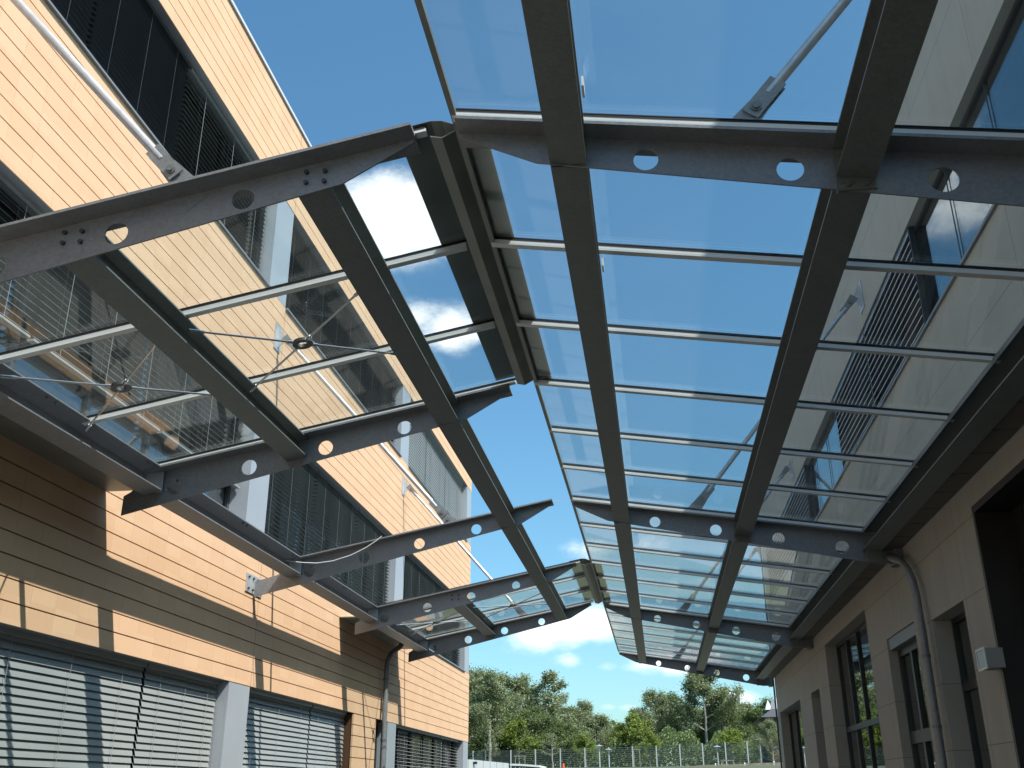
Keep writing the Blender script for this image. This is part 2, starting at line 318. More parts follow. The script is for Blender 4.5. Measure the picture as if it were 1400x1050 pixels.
# ------------------------------------------------------------------ ground
def ground():
    mb = MB(); xs = [-400, -60, -30, -12, 0, 12, 30, 60, 400]; ys = [-120, -8, 33, 42, 52, 70, 100, 130, 200, 900]
    def gz(x, y):
        if y <= 33: return 0.0
        lim = 1.6 + min(y, 130) * (0.0216 + 0.00010 * max(-14, min(14, x)))
        return min(lim, (y - 33) * 0.17)
    n = len(xs)
    for y in ys:
        for x in xs: mb.v.append((x, y, gz(x, y)))
    for j in range(len(ys) - 1):
        for i in range(n - 1): mb.f.append((j * n + i, j * n + i + 1, (j + 1) * n + i + 1, (j + 1) * n + i))
    o = mb.build('ground', GROUND, shift=False); tag(o, 'pale paved yard rising to a grassy bank beyond the buildings', kind='structure')
    p = MB().box((LX + .02, -8, -H + .004), (XR - .02, 32, -H + .012)).build('pavement', CONC); tag(p, 'light paving between the two buildings', kind='structure')
    return gz
gz = ground()

# ------------------------------------------------------------------ left building
def slat_run(mb, y0, y1, z0, z1, x, pitch, width, ang, cords=3, face=1, lip=False, camber=.09):
    """venetian blind: curved slats, head rail, bottom rail and cords. face=+1 outside is +x"""
    ca, sa = math.cos(ang), math.sin(ang); k = 0; z = z1 - .05
    while z > z0 + .03:
        prof = []
        for t, c in ((-1, 0), (-.35, camber), (.35, camber), (1, 0)):
            u = t * width / 2; w = c * width
            prof.append((x + face * (u * ca) - face * w * sa * 0 + 0, z - u * sa + w * ca))
        th = .0012; top = [(a, b + th) for a, b in prof]
        wob = random.uniform(-.0015, .0015)
        n = len(prof)
        mb.add([(a, y0, b + wob) for a, b in prof] + [(a, y1, b - wob) for a, b in prof], [(i, i + 1, i + 1 + n, i + n) for i in range(n - 1)])
        if lip:
            xl, zl = top[-1]; mb.lips += list(range(len(mb.f), len(mb.f) + 6)); mb.box((xl - .002, y0, zl - .004), (xl + .002, y1, zl + .008))
        z -= pitch; k += 1
    mb.box((x - width * .5, y0, z1 - .045), (x + width * .5, y1, z1 - .003))
    mb.box((x - width * .42, y0, z + pitch * .35 - .012), (x + width * .42, y1, z + pitch * .35 + .01))
    for i in range(cords):
        yc = y0 + (y1 - y0) * (i + .5) / cords
        for dx in (-.46, .46): mb.tube((x + dx * width, yc, z0 + .02), (x + dx * width, yc, z1 - .04), .0025, 4, caps=False)
def lit_lip_slot(o, mb):
    o.data.materials.append(BAR)  # pale metal on the added lips paints in light caught by slat edges
    for i in mb.lips:
        if i < len(o.data.polygons): o.data.polygons[i].material_index = 1
def window_left(root, y0, y1, z0, z1, joints, tilt, mt, bottoms=None, curtain=False, pitch=.072, bevel=True):
    """ribbon window set 0.2 behind the tile face; frame > glass, blinds, sill"""
    xf = LX - .26
    f = MB(); w = .06
    f.box((xf, y0, z1 - w), (xf - .07, y1, z1)).box((xf, y0, z0), (xf - .07, y1, z0 + w))
    ys = [y0] + list(joints) + [y1]
    for i, y in enumerate(ys):
        a = y if i == 0 else (y - w if i == len(ys) - 1 else y - w / 2)
        f.box((xf + .002, a, z0 + .002), (xf - .072, a + w, z1 - .002))
    for i in range(len(ys) - 1):                       # opening casements
        a, b = ys[i], ys[i + 1]; mid = (a + b) / 2
        f.box((xf + .004, mid - .03, z0 + .004), (xf - .074, mid + .03, z1 - .004))
    fr = f.build('window', FRAME, root)
    MB().box((xf - .03, y0 + .01, z0 + .01), (xf - .04, y1 - .01, z1 - .01)).build('glass', WGLASS, fr)
    MB().box((LX + .035, y0 - .005, z0 - .028), (xf, y1 + .005, z0 - .002)).build('sill', SILL, fr)
    MB().box((LX - .012, y0, z1 - .002), (xf - .002, y1, z1 + .05)).build('head_panel', SILL, fr)
    if curtain:
        mb = MB(); yy = ys[-2] + .1; n = 26
        pts = [(yy + i * .055, LX - .42 + .025 * math.sin(i * 1.7)) for i in range(n)]
        mb.add([(x, y, z0) for y, x in pts] + [(x, y, z1) for y, x in pts], [(i, i + 1, i + 1 + n, i + n) for i in range(n - 1)]); mb.build('curtain', CURT, fr)
    for i in range(len(ys) - 1):
        b = MB(); zb = z0 if not bottoms else bottoms[i]
        t = tilt[i] if isinstance(tilt, (list, tuple)) else tilt
        slat_run(b, ys[i] + .03, ys[i + 1] - .025, zb, z1, LX - .155, pitch, .08, math.radians(t), camber=.09 if t > 60 else .035)
        b.build('blind', mt[i] if isinstance(mt, (list, tuple)) else mt, fr)
    return fr
def left_building():
    root = empty('office_building', (LX - 6, 10, 0), 'long building on the left in orange terracotta tiles with ribbon windows', 'building')
    Y0, Y1 = -8.0, 27.5755 * S
    zh0, zs1, zh1, zs2, zh2, zt = [v * S for v in (1.2263, 2.9743, 4.7236, 6.4762, 8.0616, 9.50)]
    piers = [(-3.5, -2.85), (4.1, 4.75), (11.7, 12.35), (19.25, 19.95), (26.9, 27.57)]
    piers = [(a * S, b * S) for a, b in piers]
    ch, tw, g = .183, .376, .013
    def band(z0, z1, y0=Y0, y1=Y1, joints=(12.35 * S, 19.85 * S), nm='tile_band'):
        mb = MB(); n = max(1, round((z1 - z0) / ch)); c = (z1 - z0) / n; t = .03
        for k in range(n):
            za, zb = z0 + k * c, z0 + (k + 1) * c - g
            y = y0
            off = math.floor((y0 + 50) / tw) * tw - 50
            while off < y1 - .01:
                a, b = max(off, y0), min(off + tw - .0015, y1)
                for jj in joints:
                    if a < jj < b: a2 = (a, jj - .008); a3 = (jj + .008, b); break
                else: a2 = (a, b); a3 = None
                e = random.uniform(-.0005, .0005)
                for seg in (a2, a3):
                    if seg and seg[1] - seg[0] > .01: mb.box((LX - t, seg[0], za), (LX + e, seg[1], zb))
                off += tw
        # tile lower lip: shadow gap between courses
        o = mb.build(nm, TILE, root)
        MB().box((LX - .022, y0 + .01, z0 + .012), (LX - .30, y1 - .03, z1 - .012)).build('backing', JOINT, o)
        # return round the far end
        if y1 > 20:
            e = MB()
            for k in range(n):
                x = LX - .02
                while x > LX - 12:
                    e.box((x, y1 + .002, z0 + k * c), (x - tw + .003, y1 + .03, z0 + (k + 1) * c - g)); x -= tw
            e.build('end_tiles', TILE, o)
        return o
    band(zh0, zs1); band(zh1, zs2); band(zh2, zt)
    band(-H + .02, zh0 - .003, 16.9 * S, 18.3 * S, (), 'tile_pier')
    MB().box((LX + .03, Y0, zt + .002), (LX - .35, Y1 + .05, zt + .05)).build('parapet_cap', CAP, root)
    # piers flush with the tiles
    for fl, (za, zb) in enumerate(((-H, zh0 - .004), (zs1 + .002, zh1 - .004), (zs2 + .002, zh2 - .004))):
        for (a, b) in piers:
            if fl == 0 and 18 * S < a < 20 * S: a, b = 19.15 * S, 19.8 * S
            mb = MB().box((LX - .035, a, za), (LX - .262, b, zb)); mb.box((LX - .006, a + .004, za), (LX - .033, b - .004, zb))
            mb.build('pier', GREYM, root)
    # windows by storey
    J = lambda *v: [x * S for x in v]
    window_left(root, piers[0][1], piers[1][0], -.8, zh0, J(-.4, 2), 74, SLAT, pitch=.07)
    window_left(root, piers[1][1], piers[2][0], -.8, zh0, J(7.1, 9.88), 74, SLAT, pitch=.07)
    window_left(root, piers[2][1], 16.88 * S, -.8, zh0, J(15.1), 72, SLAT, pitch=.07)
    window_left(root, 19.8 * S, piers[4][0], -.8, zh0, J(22.1, 24.5), 14, SLAT, pitch=.07)
    window_left(root, piers[0][1], piers[1][0], zs1, zh1, J(-.4, 2), 8, SLAT)
    window_left(root, piers[1][1], piers[2][0], zs1, zh1, J(7.1, 9.5), 37, SLAT, bottoms=[zs1 + .62] * 3, curtain=True)
    window_left(root, piers[2][1], piers[3][0], zs1, zh1, J(14.6, 16.9), 2, SLATM, pitch=.066)
    window_left(root, piers[3][1], piers[4][0], zs1, zh1, J(22.2, 24.5), 2, SLATM, pitch=.066)
    window_left(root, piers[0][1], piers[1][0], zs2, zh2, J(-.4, 2), 20, SLATD)
    window_left(root, piers[1][1], piers[2][0], zs2, zh2, J(7.1, 9.0), [8, 8, 48], [SLATD, SLATD, SLAT])
    window_left(root, piers[2][1], piers[3][0], zs2, zh2, J(14.6, 16.9), 34, SLATD)
    window_left(root, piers[3][1], piers[4][0], zs2, zh2, J(22.2, 24.5), 76, SLAT)
    # glazed door beside the downpipe
    d = MB().box((LX - .2, 18.3 * S, -H), (LX - .26, 18.38 * S, zh0)).box((LX - .2, 19.07 * S, -H), (LX - .26, 19.15 * S, zh0)).box((LX - .2, 18.38 * S, zh0 - .1), (LX - .26, 19.07 * S, zh0)).box((LX - .2, 18.38 * S, .35), (LX - .26, 19.07 * S, .45))
    dd = d.build('door', DARKM, root); MB().box((LX - .225, 18.38 * S, -H), (LX - .235, 19.07 * S, zh0 - .1)).build('glass', WGLASS, dd)
    # slabs, rooms, roof
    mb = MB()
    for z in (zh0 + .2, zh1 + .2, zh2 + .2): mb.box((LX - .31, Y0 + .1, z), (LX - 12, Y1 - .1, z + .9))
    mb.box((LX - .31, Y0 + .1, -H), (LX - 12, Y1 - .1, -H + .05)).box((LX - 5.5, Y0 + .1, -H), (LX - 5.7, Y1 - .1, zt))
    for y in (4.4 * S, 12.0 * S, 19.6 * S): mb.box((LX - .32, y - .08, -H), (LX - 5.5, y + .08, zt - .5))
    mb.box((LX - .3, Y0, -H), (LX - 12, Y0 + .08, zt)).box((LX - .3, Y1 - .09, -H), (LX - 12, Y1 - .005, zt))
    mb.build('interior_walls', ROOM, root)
    return root
left_building()

# ------------------------------------------------------------------ right building
def right_building():
    root = empty('rendered_building', (XR + 6, 10, 0), 'beige rendered building on the right with an upper window strip and tall ground floor windows', 'building')
    Y0, Y1, ZT = -8.0, 27.45, 7.11
    zs, zh = 4.52, 5.83; T = .3
    zsof = 2.72
    # lower wall with openings: (y0,y1,top,bottom)
    ops = [(6.3, 9.62, 2.47, -H), (10.42, 11.66, 1.74, -H), (12.44, 14.0, 1.85, -H), (15.14, 18.99, 2.43, -H), (20.18, 21.3, 1.8, -1.2), (23.01, 26.93, 1.83, -1.2)]
    mb = MB(); y = Y0
    for (a, b, t, bt) in ops:
        mb.box((XR, y, -H), (XR + T, a, zsof + .3)); mb.box((XR, a, t), (XR + T, b, zsof + .3))
        if bt > -H: mb.box((XR, a, -H), (XR + T, b, bt))
        y = b
    mb.box((XR, y, -H), (XR + T, Y1, zsof + .3)); mb.box((XR + T, Y1 - T, -H), (XR + 12, Y1, zsof + .3))
    mb.build('lower_wall', RWL, root)
    mb = MB().box((XR, Y0, zsof + .303), (XR + T, Y1, zs)).box((XR, Y0, zh), (XR + T, Y1, ZT)).box((XR, 26.6, zs), (XR + T, Y1, zh)).box((XR + T, Y1 - T, zsof + .303), (XR + 12, Y1, ZT))
    mb.build('upper_wall', RWU, root)
    MB().box((XR - .05, Y0, ZT + .001), (XR + .4, Y1 + .05, ZT + .045)).box((XR + .4, Y1 - .3, ZT + .001), (XR + 12, Y1 + .05, ZT + .045)).build('parapet_cap', SILL, root)
    # upper ribbon window
    f = MB(); xf = XR + .085; ye = 26.58
    f.box((xf, Y0, zh - .05), (xf + .06, ye, zh - .001)).box((xf, Y0, zs + .001), (xf + .06, ye, zs + .06)).box((xf, ye - .05, zs), (xf + .06, ye, zh))
    y = -6.9
    while y < ye - .5:
        f.box((xf + .002, y - .005, zs + .05), (xf + .012, y + .005, zh - .05)); y += 1.32
    w = f.build('window', FRAME, root)
    MB().box((xf + .022, Y0, zs + .05), (xf + .032, ye - .05, zh - .05)).build('glass', WGLASS, w)
    MB().box((XR - .03, Y0, zs + .002), (xf, ye, zs + .03)).build('sill', SILL, w)
    MB().box((XR - .004, Y0, zh - .012), (xf, ye, zh - .002)).build('head_panel', HEADP, w)
    for (a, b, zb) in ((10.15, 12.8, zs + .05), (12.84, 15.35, zs + .05), (19.0, 21.5, zs + .3), (21.54, 24.2, zs + .05), (24.24, 26.5, zs + .05)):
        mb = MB(); slat_run(mb, a, b, zb, zh - .05, XR + .042, .1, .07, math.radians(6), 3, -1, lip=True); bo = mb.build('blind', BLR, w); lit_lip_slot(bo, mb)
        for yg in (a - .02, b + .002): MB().box((XR + .012, yg, zs + .035), (XR + .075, yg + .018, zh - .015)).build('guide_rail', DARKM, w)
    # ground floor windows and doors
    def opening(name, a, b, t, bt, mull, trans, x=XR + .2, mt=DARKM, fw=.055):
        f = MB().box((x, a, bt), (x + .07, a + fw, t)).box((x, b - fw, bt), (x + .07, b, t)).box((x, a + fw, t - fw), (x + .07, b - fw, t)).box((x, a + fw, bt), (x + .07, b - fw, bt + fw))
        for y in mull: f.box((x - .004, y - fw / 2, bt + fw), (x + .066, y + fw / 2, t - fw))
        for z in trans: f.box((x - .008, a + fw, z - fw * .8), (x + .062, b - fw, z + fw * .8))
        o = f.build(name, mt, root); MB().box((x + .03, a + .02, bt + .02), (x + .04, b - .02, t - .02)).build('glass', WGLASS, o)
        return o
    opening('window', 10.42, 11.66, 1.74, -1.5, [11.0], [1.02])
    opening('window', 15.14, 18.99, 2.43, -1.5, [16.1, 17.06, 18.02], [.98])
    opening('window', 20.18, 21.3, 1.8, -1.18, [], [1.0])
    opening('window', 23.01, 26.93, 1.83, -1.18, [24.3, 25.6], [])
    d = opening('door', 12.44, 14.0, 1.70, -1.58, [13.3], [.62], x=XR + .12, fw=.09)
    MB().box((XR + .02, 12.44, 1.705), (XR + .14, 14.0, 1.848)).build('lintel', SILL, d)
    h = MB()
    for z in (.1, -.15): h.box((XR + .06, 13.36, z), (XR + .118, 13.42, z + .12)).tube((XR + .05, 13.39, z + .06), (XR + .05, 13.54, z + .06), .012)
    h.build('handle', STAIN, d)
    # dark entrance portal
    p = MB().box((XR - .02, 9.56, -H), (XR + .7, 9.617, 2.467)).box((XR - .02, 6.3, 2.40), (XR + .7, 9.56, 2.467)).box((XR - .02, 6.3, -H), (XR + .7, 6.38, 2.40))
    p.box((XR + .3, 9.3, -H), (XR + .5, 9.56, 2.40)).box((XR + .32, 6.38, 2.2), (XR + .5, 9.3, 2.40))
    po = p.build('entrance_portal', PORT, root)
    f = MB()
    for y in (8.05, 9.2): f.box((XR + .4, y, -H), (XR + .45, y + .08, 2.2))
    f.box((XR + .402, 6.38, .9), (XR + .448, 9.2, 1.0)); f.build('door_frame', DARKM, po)
    MB().box((XR + .42, 6.4, -H), (XR + .428, 9.25, 2.19)).build('glass', WGLASS, po)
    # soffit between gutter and wall
    s = MB(); y = Y0
    while y < Y1 - .1:
        s.box((XR - .22, y + .012, zsof), (XR - .004, min(y + .62, Y1) - .012, zsof + .02)); y += .62
    s.build('soffit', SOFF, root)
    MB().box((XR - .215, Y0, zsof + .024), (XR - .006, Y1, zsof + .03)).build('soffit_backing', DARKM, root)
    # interior
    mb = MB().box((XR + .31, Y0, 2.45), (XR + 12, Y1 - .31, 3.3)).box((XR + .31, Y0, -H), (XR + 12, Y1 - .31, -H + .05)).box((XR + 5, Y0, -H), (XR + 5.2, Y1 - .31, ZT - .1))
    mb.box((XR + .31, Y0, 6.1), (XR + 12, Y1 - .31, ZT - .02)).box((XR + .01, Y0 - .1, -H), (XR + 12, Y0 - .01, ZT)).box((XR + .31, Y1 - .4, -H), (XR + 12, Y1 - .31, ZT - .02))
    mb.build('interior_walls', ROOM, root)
    MB().tube((XR - .03, Y1 + .02, -H), (XR - .03, Y1 + .02, ZT), .022, 8).build('corner_trim', DARKM, root)
    return root
PORT = mat('dark_bronze_cladding', (0.022, 0.016, 0.015), 0.45, 0, 0.2, 2)
HEADP = mat('pale_green_grey_trim', (0.42, 0.45, 0.41), 0.6)
BLR = mat('satin_blind_slat', (0.045, 0.055, 0.07), 0.3, 0.4, 0.05, 2)
right_building()

# ------------------------------------------------------------------ canopies
def isec(mb, x0, x1, zf, h, y0, y1, tf=.012, tw=.008, kind='I', side=1, top_t=.012):
    """rolled section running along y under the sloped plane zf (top surface at zf)"""
    mb.prism([(x0, zf(x0) - tf), (x1, zf(x1) - tf), (x1, zf(x1)), (x0, zf(x0))], y0, y1)
    mb.prism([(x0, zf(x0) - h), (x1, zf(x1) - h), (x1, zf(x1) - h + tf), (x0, zf(x0) - h + tf)], y0, y1)
    if kind == 'I': xa = (x0 + x1) / 2 - tw / 2
    else: xa = x0 if side > 0 else x1 - tw
    xb = xa + tw
    mb.prism([(xa, zf(xa) - h + tf), (xb, zf(xb) - h + tf), (xb, zf(xb) - tf), (xa, zf(xa) - tf)], y0 + .001, y1 - .001)
def bolts(mb, pts, y, r=.0145, l=.018, dirn=-1):
    for (x, z) in pts: mb.tube((x, y, z), (x, y + dirn * l, z), r, 6)
def beam_right(root, k, end_last=False):
    y = YK[k] + .13; zf = lambda x: zR(x) - .045
    xt, xe = XE + .03, XR - .02
    outer = [(xt, zf(xt) - .013), (xt, zf(xt) - .05), (-.5, zRb(-.5)), (2.78, zRb(2.78)), (xe, zRb(2.78)), (xe, 2.82), (2.8, 2.86), (2.8, zf(2.8) - .013)]
    holes = [(hx, (zf(hx) + zRb(hx)) / 2 - .03, r) for hx, r in ((.10, .068), (.855, .072), (1.615, .076), (2.37, .082))]
    o = curve_plate('cross_beam', outer, holes, y - WT / 2, y + WT / 2, STEEL, root)
    MB().sheet(xt, 2.8, y - FW / 2, y + FW / 2, lambda x: zf(x) - .019, .0188).build('top_flange', STEEL, o)
    b = MB()
    for px in (-.322, 1.179): bolts(b, [(px - .05, zRb(px) + .035), (px + .05, zRb(px) + .035)], y - WT / 2 - .012)
    b.split('bolt', STEELP, o)
    pl = MB()
    for px in (-.322, 1.179):
        for sg in (-1, 1): pl.box((px - .1, y + sg * (WT / 2 + .001), zRb(px) + .004), (px + .1, y + sg * (WT / 2 + .012), zf(px) - .05))
    pl.box((2.62, y - .10, 2.575), (2.8, y - .088, 2.80)); pl.box((XR - .1, y - .15, 2.55), (XR - .004, y + .15, 2.86))
    pl.split('end_plate', STEELP, o)
    return o
def beam_left(root, k):
    y = YK[k] + .078 + .13; zf = lambda x: zL(x) - .03
    xt, xe = XT, (LX + .016 if k in (0, 6) else -4.97)
    outer = [(xt, zf(xt) - .013), (xt, zf(xt) - .04), (-1.64, zLb(-1.64)), (-4.75, zLb(-4.75)), (xe, zLb(xe)), (xe, 2.60 if k in (0, 6) else 2.64), (-4.9, 2.68), (-4.76, zf(-4.76) - .013)]
    holes = [(hx, (zf(hx) + zLb(hx)) / 2 - .025, r) for hx, r in ((-2.23, .068), (-2.99, .072), (-3.735, .076), (-4.47, .080))]
    o = curve_plate('cross_beam', outer, holes, y - WT / 2, y + WT / 2, STEEL, root)
    MB().sheet(-4.76, xt + .01, y - FW / 2, y + FW / 2, lambda x: zf(x) - .019, .0188).build('top_flange', STEEL, o)
    # wall plate with four bolts
    b = MB()
    if k in (0, 6): MB().box((LX + .003, y - .28, 2.43), (LX + .016, y + .28, 2.67)).build('wall_plate', RODM, o)
    for dy in (-.22, -.07, .07, .22) if k in (0, 6) else ():
        for z in (2.475, 2.625): b.tube((LX + .016, y + dy, z), (LX + .036, y + dy, z), .016, 6)
    for px in (-1.80, -3.26) + ((-4.66,) if k in (0, 9) else ()):
        zc = zf(px) - .115
        bolts(b, [(px + dx, zc + dz) for dx in (-.055, .055) for dz in (-.035, .035)], y - WT / 2 if k in (0, 9) else y + WT / 2, dirn=-1 if k in (0, 9) else 1)
    b.split('bolt', FRAME, o)
    return o
def tie_rod(root, side, k, foot, head):
    """suspension rod in the beam's plane with gusset, fork plates and pins"""
    y = (YK[k] + .13) if side > 0 else (YK[k] + .208)
    p = Vector((foot[0], y, foot[1])); q = Vector((head[0], y, head[1])); d = (q - p).normalized(); u = Vector((0, 1, 0)); n = d.cross(u)
    a = p + d * .26; b = q - d * .20
    rod = MB().tube(a, b, .030, 14).build('tie_rod', RODM, root, smooth=True)
    def plate(mb, c0, c1, w0, w1, t, off):
        vs = []
        for c, w in ((c0, w0), (c1, w1)):
            for s in (-1, 1):
                for e in (-1, 1): vs.append(c + n * (s * w) + u * (off + e * t / 2))
        mb.add(vs, [(0, 1, 3, 2), (4, 6, 7, 5), (0, 4, 5, 1), (2, 3, 7, 6), (0, 2, 6, 4), (1, 5, 7, 3)])
    g = MB(); plate(g, p - d * .03, p + d * .20, .075, .055, .014, 0); plate(g, p - d * .16, p - d * .03, .11, .075, .014, 0)
    plate(g, q - d * .14, q + d * .02, .045, .06, .014, 0); g.split('gusset_plate', STEEL, rod)
    f = MB()
    for off in (-.020, .020):
        plate(f, p + d * .09, p + d * .36, .05, .05, .010, off); plate(f, q - d * .28, q - d * .06, .04, .04, .010, off)
    f.split('fork_plate', STEEL, rod)
    bb = MB()
    for c in (p + d * .145, p + d * .02, q - d * .10): bb.tube(c - u * .045, c + u * .045, .021, 8); bb.tube(c - u * .034, c - u * .026, .032, 10)
    bb.split('pin', STEELP, rod)
    wx = XR if side > 0 else LX
    sg = -1 if side > 0 else 1
    zb, xq = q.z, q.x
    w = MB().box((wx + sg * .002, y - .12, zb - .20), (wx + sg * .014, y + .12, zb + .20))
    w.prism([(wx + sg * .014, zb - .16), (wx + sg * .014, zb + .2), (xq, zb + .03), (xq - d.x * .05 * 0, zb - .05)], y - .006, y + .006); w.build('wall_bracket', RODM, rod)
def glass_bay(root, x0, x1, zf, k0, k1, dy=0.0):
    for k in range(k0, k1):
        ya = YK[k] + dy if k >= 0 else YK[0] + dy + 1.3 * k; yb = YK[k + 1] + dy if k + 1 >= 0 else YK[0] + dy + 1.3 * (k + 1)
        a = ya + (.012); b = yb - .012
        if k in (0, 6, 12, 3, 9): a = ya + .02
        MB().sheet(x0, x1, a, b, zf, .012).build('glass_pane', GLASS, root)
def glazing_bar(root, x0, x1, zf, y, w=.055, h=.04):
    o = MB().sheet(x0, x1, y, y + w, lambda x: zf(x) - h - .012, h + .0018).build('glazing_bar', BAR, root)
    MB().sheet(x0 + .004, x1 - .004, y - .002, y + w - .008, lambda x: zf(x) - .010, .0098).build('gasket', RUB, o)
    MB().sheet(x0, x1, y + .008, y + w, lambda x: zf(x) + .013, .006).build('clamp_strip', RUB, o)
def right_canopy():
    root = empty('glass_canopy', (1.0, 16, 0), 'long glass canopy on the right with galvanised cantilever beams, hung from the beige wall', 'canopy')
    zf = lambda x: zR(x) - .045 - .013
    for k in (0, 6, 12, 18): beam_right(root, k)
    bays = [(-3.3, YK[0] + .13)] + [(YK[a] + .13, YK[b] + .13) for a, b in ((0, 6), (6, 12), (12, 18))]
    for i, (a, b) in enumerate(bays):
        for (x0, x1) in ((-.424, -.222), (1.08, 1.278)):
            mb = MB(); isec(mb, x0, x1, lambda x: zR(x) - .060, .188, a + .019, b - .019); mb.build('purlin', STEELP, root)
        mb = MB(); isec(mb, 2.60, 2.80, lambda x: zR(x) - .030 + .0 * x, .235, a + .014, b - .014, kind='C', side=-1)
        mb.prism([(2.60, zR(2.6) - .075), (2.606, zR(2.6) - .075), (2.606, zR(2.6) - .042), (2.60, zR(2.6) - .042)], a + .014, b - .014)
        mb.prism([(2.655, 2.775), (2.665, 2.775), (2.665, 2.80), (2.655, 2.80)], a + .014, b - .014)
        mb.build('eaves_channel', STEELP, root)
        MB().sheet(2.655, 2.83, a + .15, b - .15, lambda x: zR(2.64) + .005, .004).build('gutter_flashing', ZINC, root)
    for k in range(-5, 19):
        y = YK[k] if k >= 0 else YK[0] + 1.3 * k
        glazing_bar(root, XE + .012, 2.66, zR, y, h=.032)
    glass_bay(root, XE, 2.65, zR, -5, 18)
    MB().sheet(XE + .004, XE + .038, -2, YK[18], lambda x: zR(x) - .036, .033).build('edge_profile', ZINC, root)
    c = MB()
    for i, (y, px) in enumerate([(4.2, -.212), (6.1, -.212), (12.9, -.212), (20.9, -.212)]): c.box((px, y - .05, zR(px) - .09), (px + .012, y + .05, zR(px) - .03))
    c.split('purlin_clip', BAR, root)
    for k, sx in ((0, 0), (6, 0), (12, 0), (18, 0)): tie_rod(root, 1, k, (.62, zR(.62) + .05), (XR - .10, 6.20))
    return root
def cross_brace(root, x0, x1, y0, y1):
    z0, z1 = zL(x0) - .14, zL(x1) - .14; c = Vector(((x0 + x1) / 2, (y0 + y1) / 2, (z0 + z1) / 2))
    rg = MB(); n = 24; rr = .058; ti = .02; vs = []; fs = []
    ux = Vector((x1 - x0, 0, z1 - z0)).normalized(); uy = Vector((0, 1, 0)); un = ux.cross(uy)
    for i in range(n):
        a = 2 * math.pi * i / n; dr = ux * math.cos(a) + uy * math.sin(a)
        for (r, h) in ((rr - ti, -.012), (rr + ti, -.012), (rr + ti, .012), (rr - ti, .012)): vs.append(c + dr * r + un * h)
    for i in range(n):
        j = (i + 1) % n
        for q in range(4): fs.append((i * 4 + q, j * 4 + q, j * 4 + (q + 1) % 4, i * 4 + (q + 1) % 4))
    rg.add(vs, fs); ro = rg.build('brace_ring', FRAME, root)
    for (xa, ya, za) in ((x0, y0, z0), (x1, y0, z1), (x0, y1, z0), (x1, y1, z1)):
        p = Vector((xa, ya, za)); d = (p - c).normalized()
        r = MB().tube(c + d * .06, p, .0085, 8); r.tube(p - d * .09, p + d * .02, .014, 8); r.tube(c + d * .055, c + d * .12, .013, 8)
        r.build('brace_rod', STAIN, ro, smooth=True)
def left_canopy():
    root = empty('glass_canopy', (-3.0, 13, 0), 'shorter left canopy, glazed only in two bays, fixed to the terracotta wall', 'canopy')
    for k in (0, 3, 6, 9, 12): beam_left(root, k)
    D = .078; Yb = {k: YK[k] + D + .13 for k in (0, 3, 6, 9, 12)}
    for a, b in ((0, 3), (3, 6), (6, 9), (9, 12)):
        y0, y1 = Yb[a] + .007, Yb[b] - .007; top = lambda x: zL(x) - .056
        mb = MB(); isec(mb, -1.90, -1.705, top, .185, y0, y1); mb.build('purlin', STEELP, root)
        if a in (0, 9):
            mb = MB(); isec(mb, -3.36, -3.165, top, .185, y0, y1); mb.build('purlin', STEELP, root)
        mb = MB(); isec(mb, -4.755, -4.565, lambda x: zL(x) - .030, .225, y0 + .02, y1 - .02, kind='C', side=1)
        yy = y0 + .25
        for yy in (y0 + .3, (y0 + y1) / 2, y1 - .3):
            mb.tube((-4.60, yy, zL(-4.6) - .043), (-4.60, yy, zL(-4.6) - .06), .012, 6); mb.tube((-4.60, yy + .12, zL(-4.6) - .043), (-4.60, yy + .12, zL(-4.6) - .06), .012, 6)
        eb = mb.build('eaves_channel', STEEL, root)
        pl = MB()
        for ye in (y0 + .02, y1 - .034): pl.box((-4.745, ye, zL(-4.66) - .25), (-4.57, ye + .012, zL(-4.66) - .045))
        pl.split('end_plate', RODM, eb)
    for a, b in ((0, 3), (9, 12)):
        ks = range(a, b + 1)
        for k in ks:
            y = YK[k] + D + (.10 if k == a else 0.0); glazing_bar(root, -4.64, -1.15, zL, y, h=.018 if k in (a, b) else .036)
        for k in range(a, b):
            MB().sheet(-4.69, -1.15, YK[k] + D + .014 + (.1 if k == a else 0), YK[k + 1] + D - .012, zL, .012).build('glass_pane', GLASS, root)
        MB().box((-4.765, Yb[a] - .1, zL(-4.7) - .17), (LX + .004, Yb[b] + .1, zL(-4.7) - .155)).build('wall_flashing', ZINC, root)
        cross_brace(root, -3.15, -1.91, YK[a + 1] + D + .08, YK[a + 2] + D - .06)
        cross_brace(root, -4.55, -3.37, YK[a + 1] + D + .08, YK[a + 2] + D - .06)
        # ridge cap bridging to the right canopy
        A, B = YK[a] + .17, YK[b] + .06
        t = .003
        L0, L1 = -1.33, -.80; zA = 3.605
        pts = [(L0, zL(L0) + .021), (-1.12, zL(-1.15) + .028), (-1.055, zA), (-.99, zR(-.97) + .03), (L1, zR(L1) + .021)]
        mb = MB(); prof = pts + [(x, z + t) for x, z in reversed(pts)]
        for i in range(len(pts) - 1): mb.prism([pts[i], pts[i + 1], (pts[i + 1][0], pts[i + 1][1] + t), (pts[i][0], pts[i][1] + t)], A, B)
        mb.build('ridge_cap', ZINC, root)
        mb = MB().prism([(-1.125, 3.515), (-1.055, 3.50), (-1.055, 3.506), (-1.125, 3.523)], A + .02, B - .02).prism([(-1.055, 3.50), (-.975, 3.545), (-.975, 3.551), (-1.055, 3.506)], A + .02, B - .02)
        mb.build('ridge_lining', ZINC, root)
    for k in (0, 6, 12): tie_rod(root, -1, k, (-2.60, zL(-2.60) + .03), (LX + .12, 6.17))
    return root
right_canopy(); left_canopy()

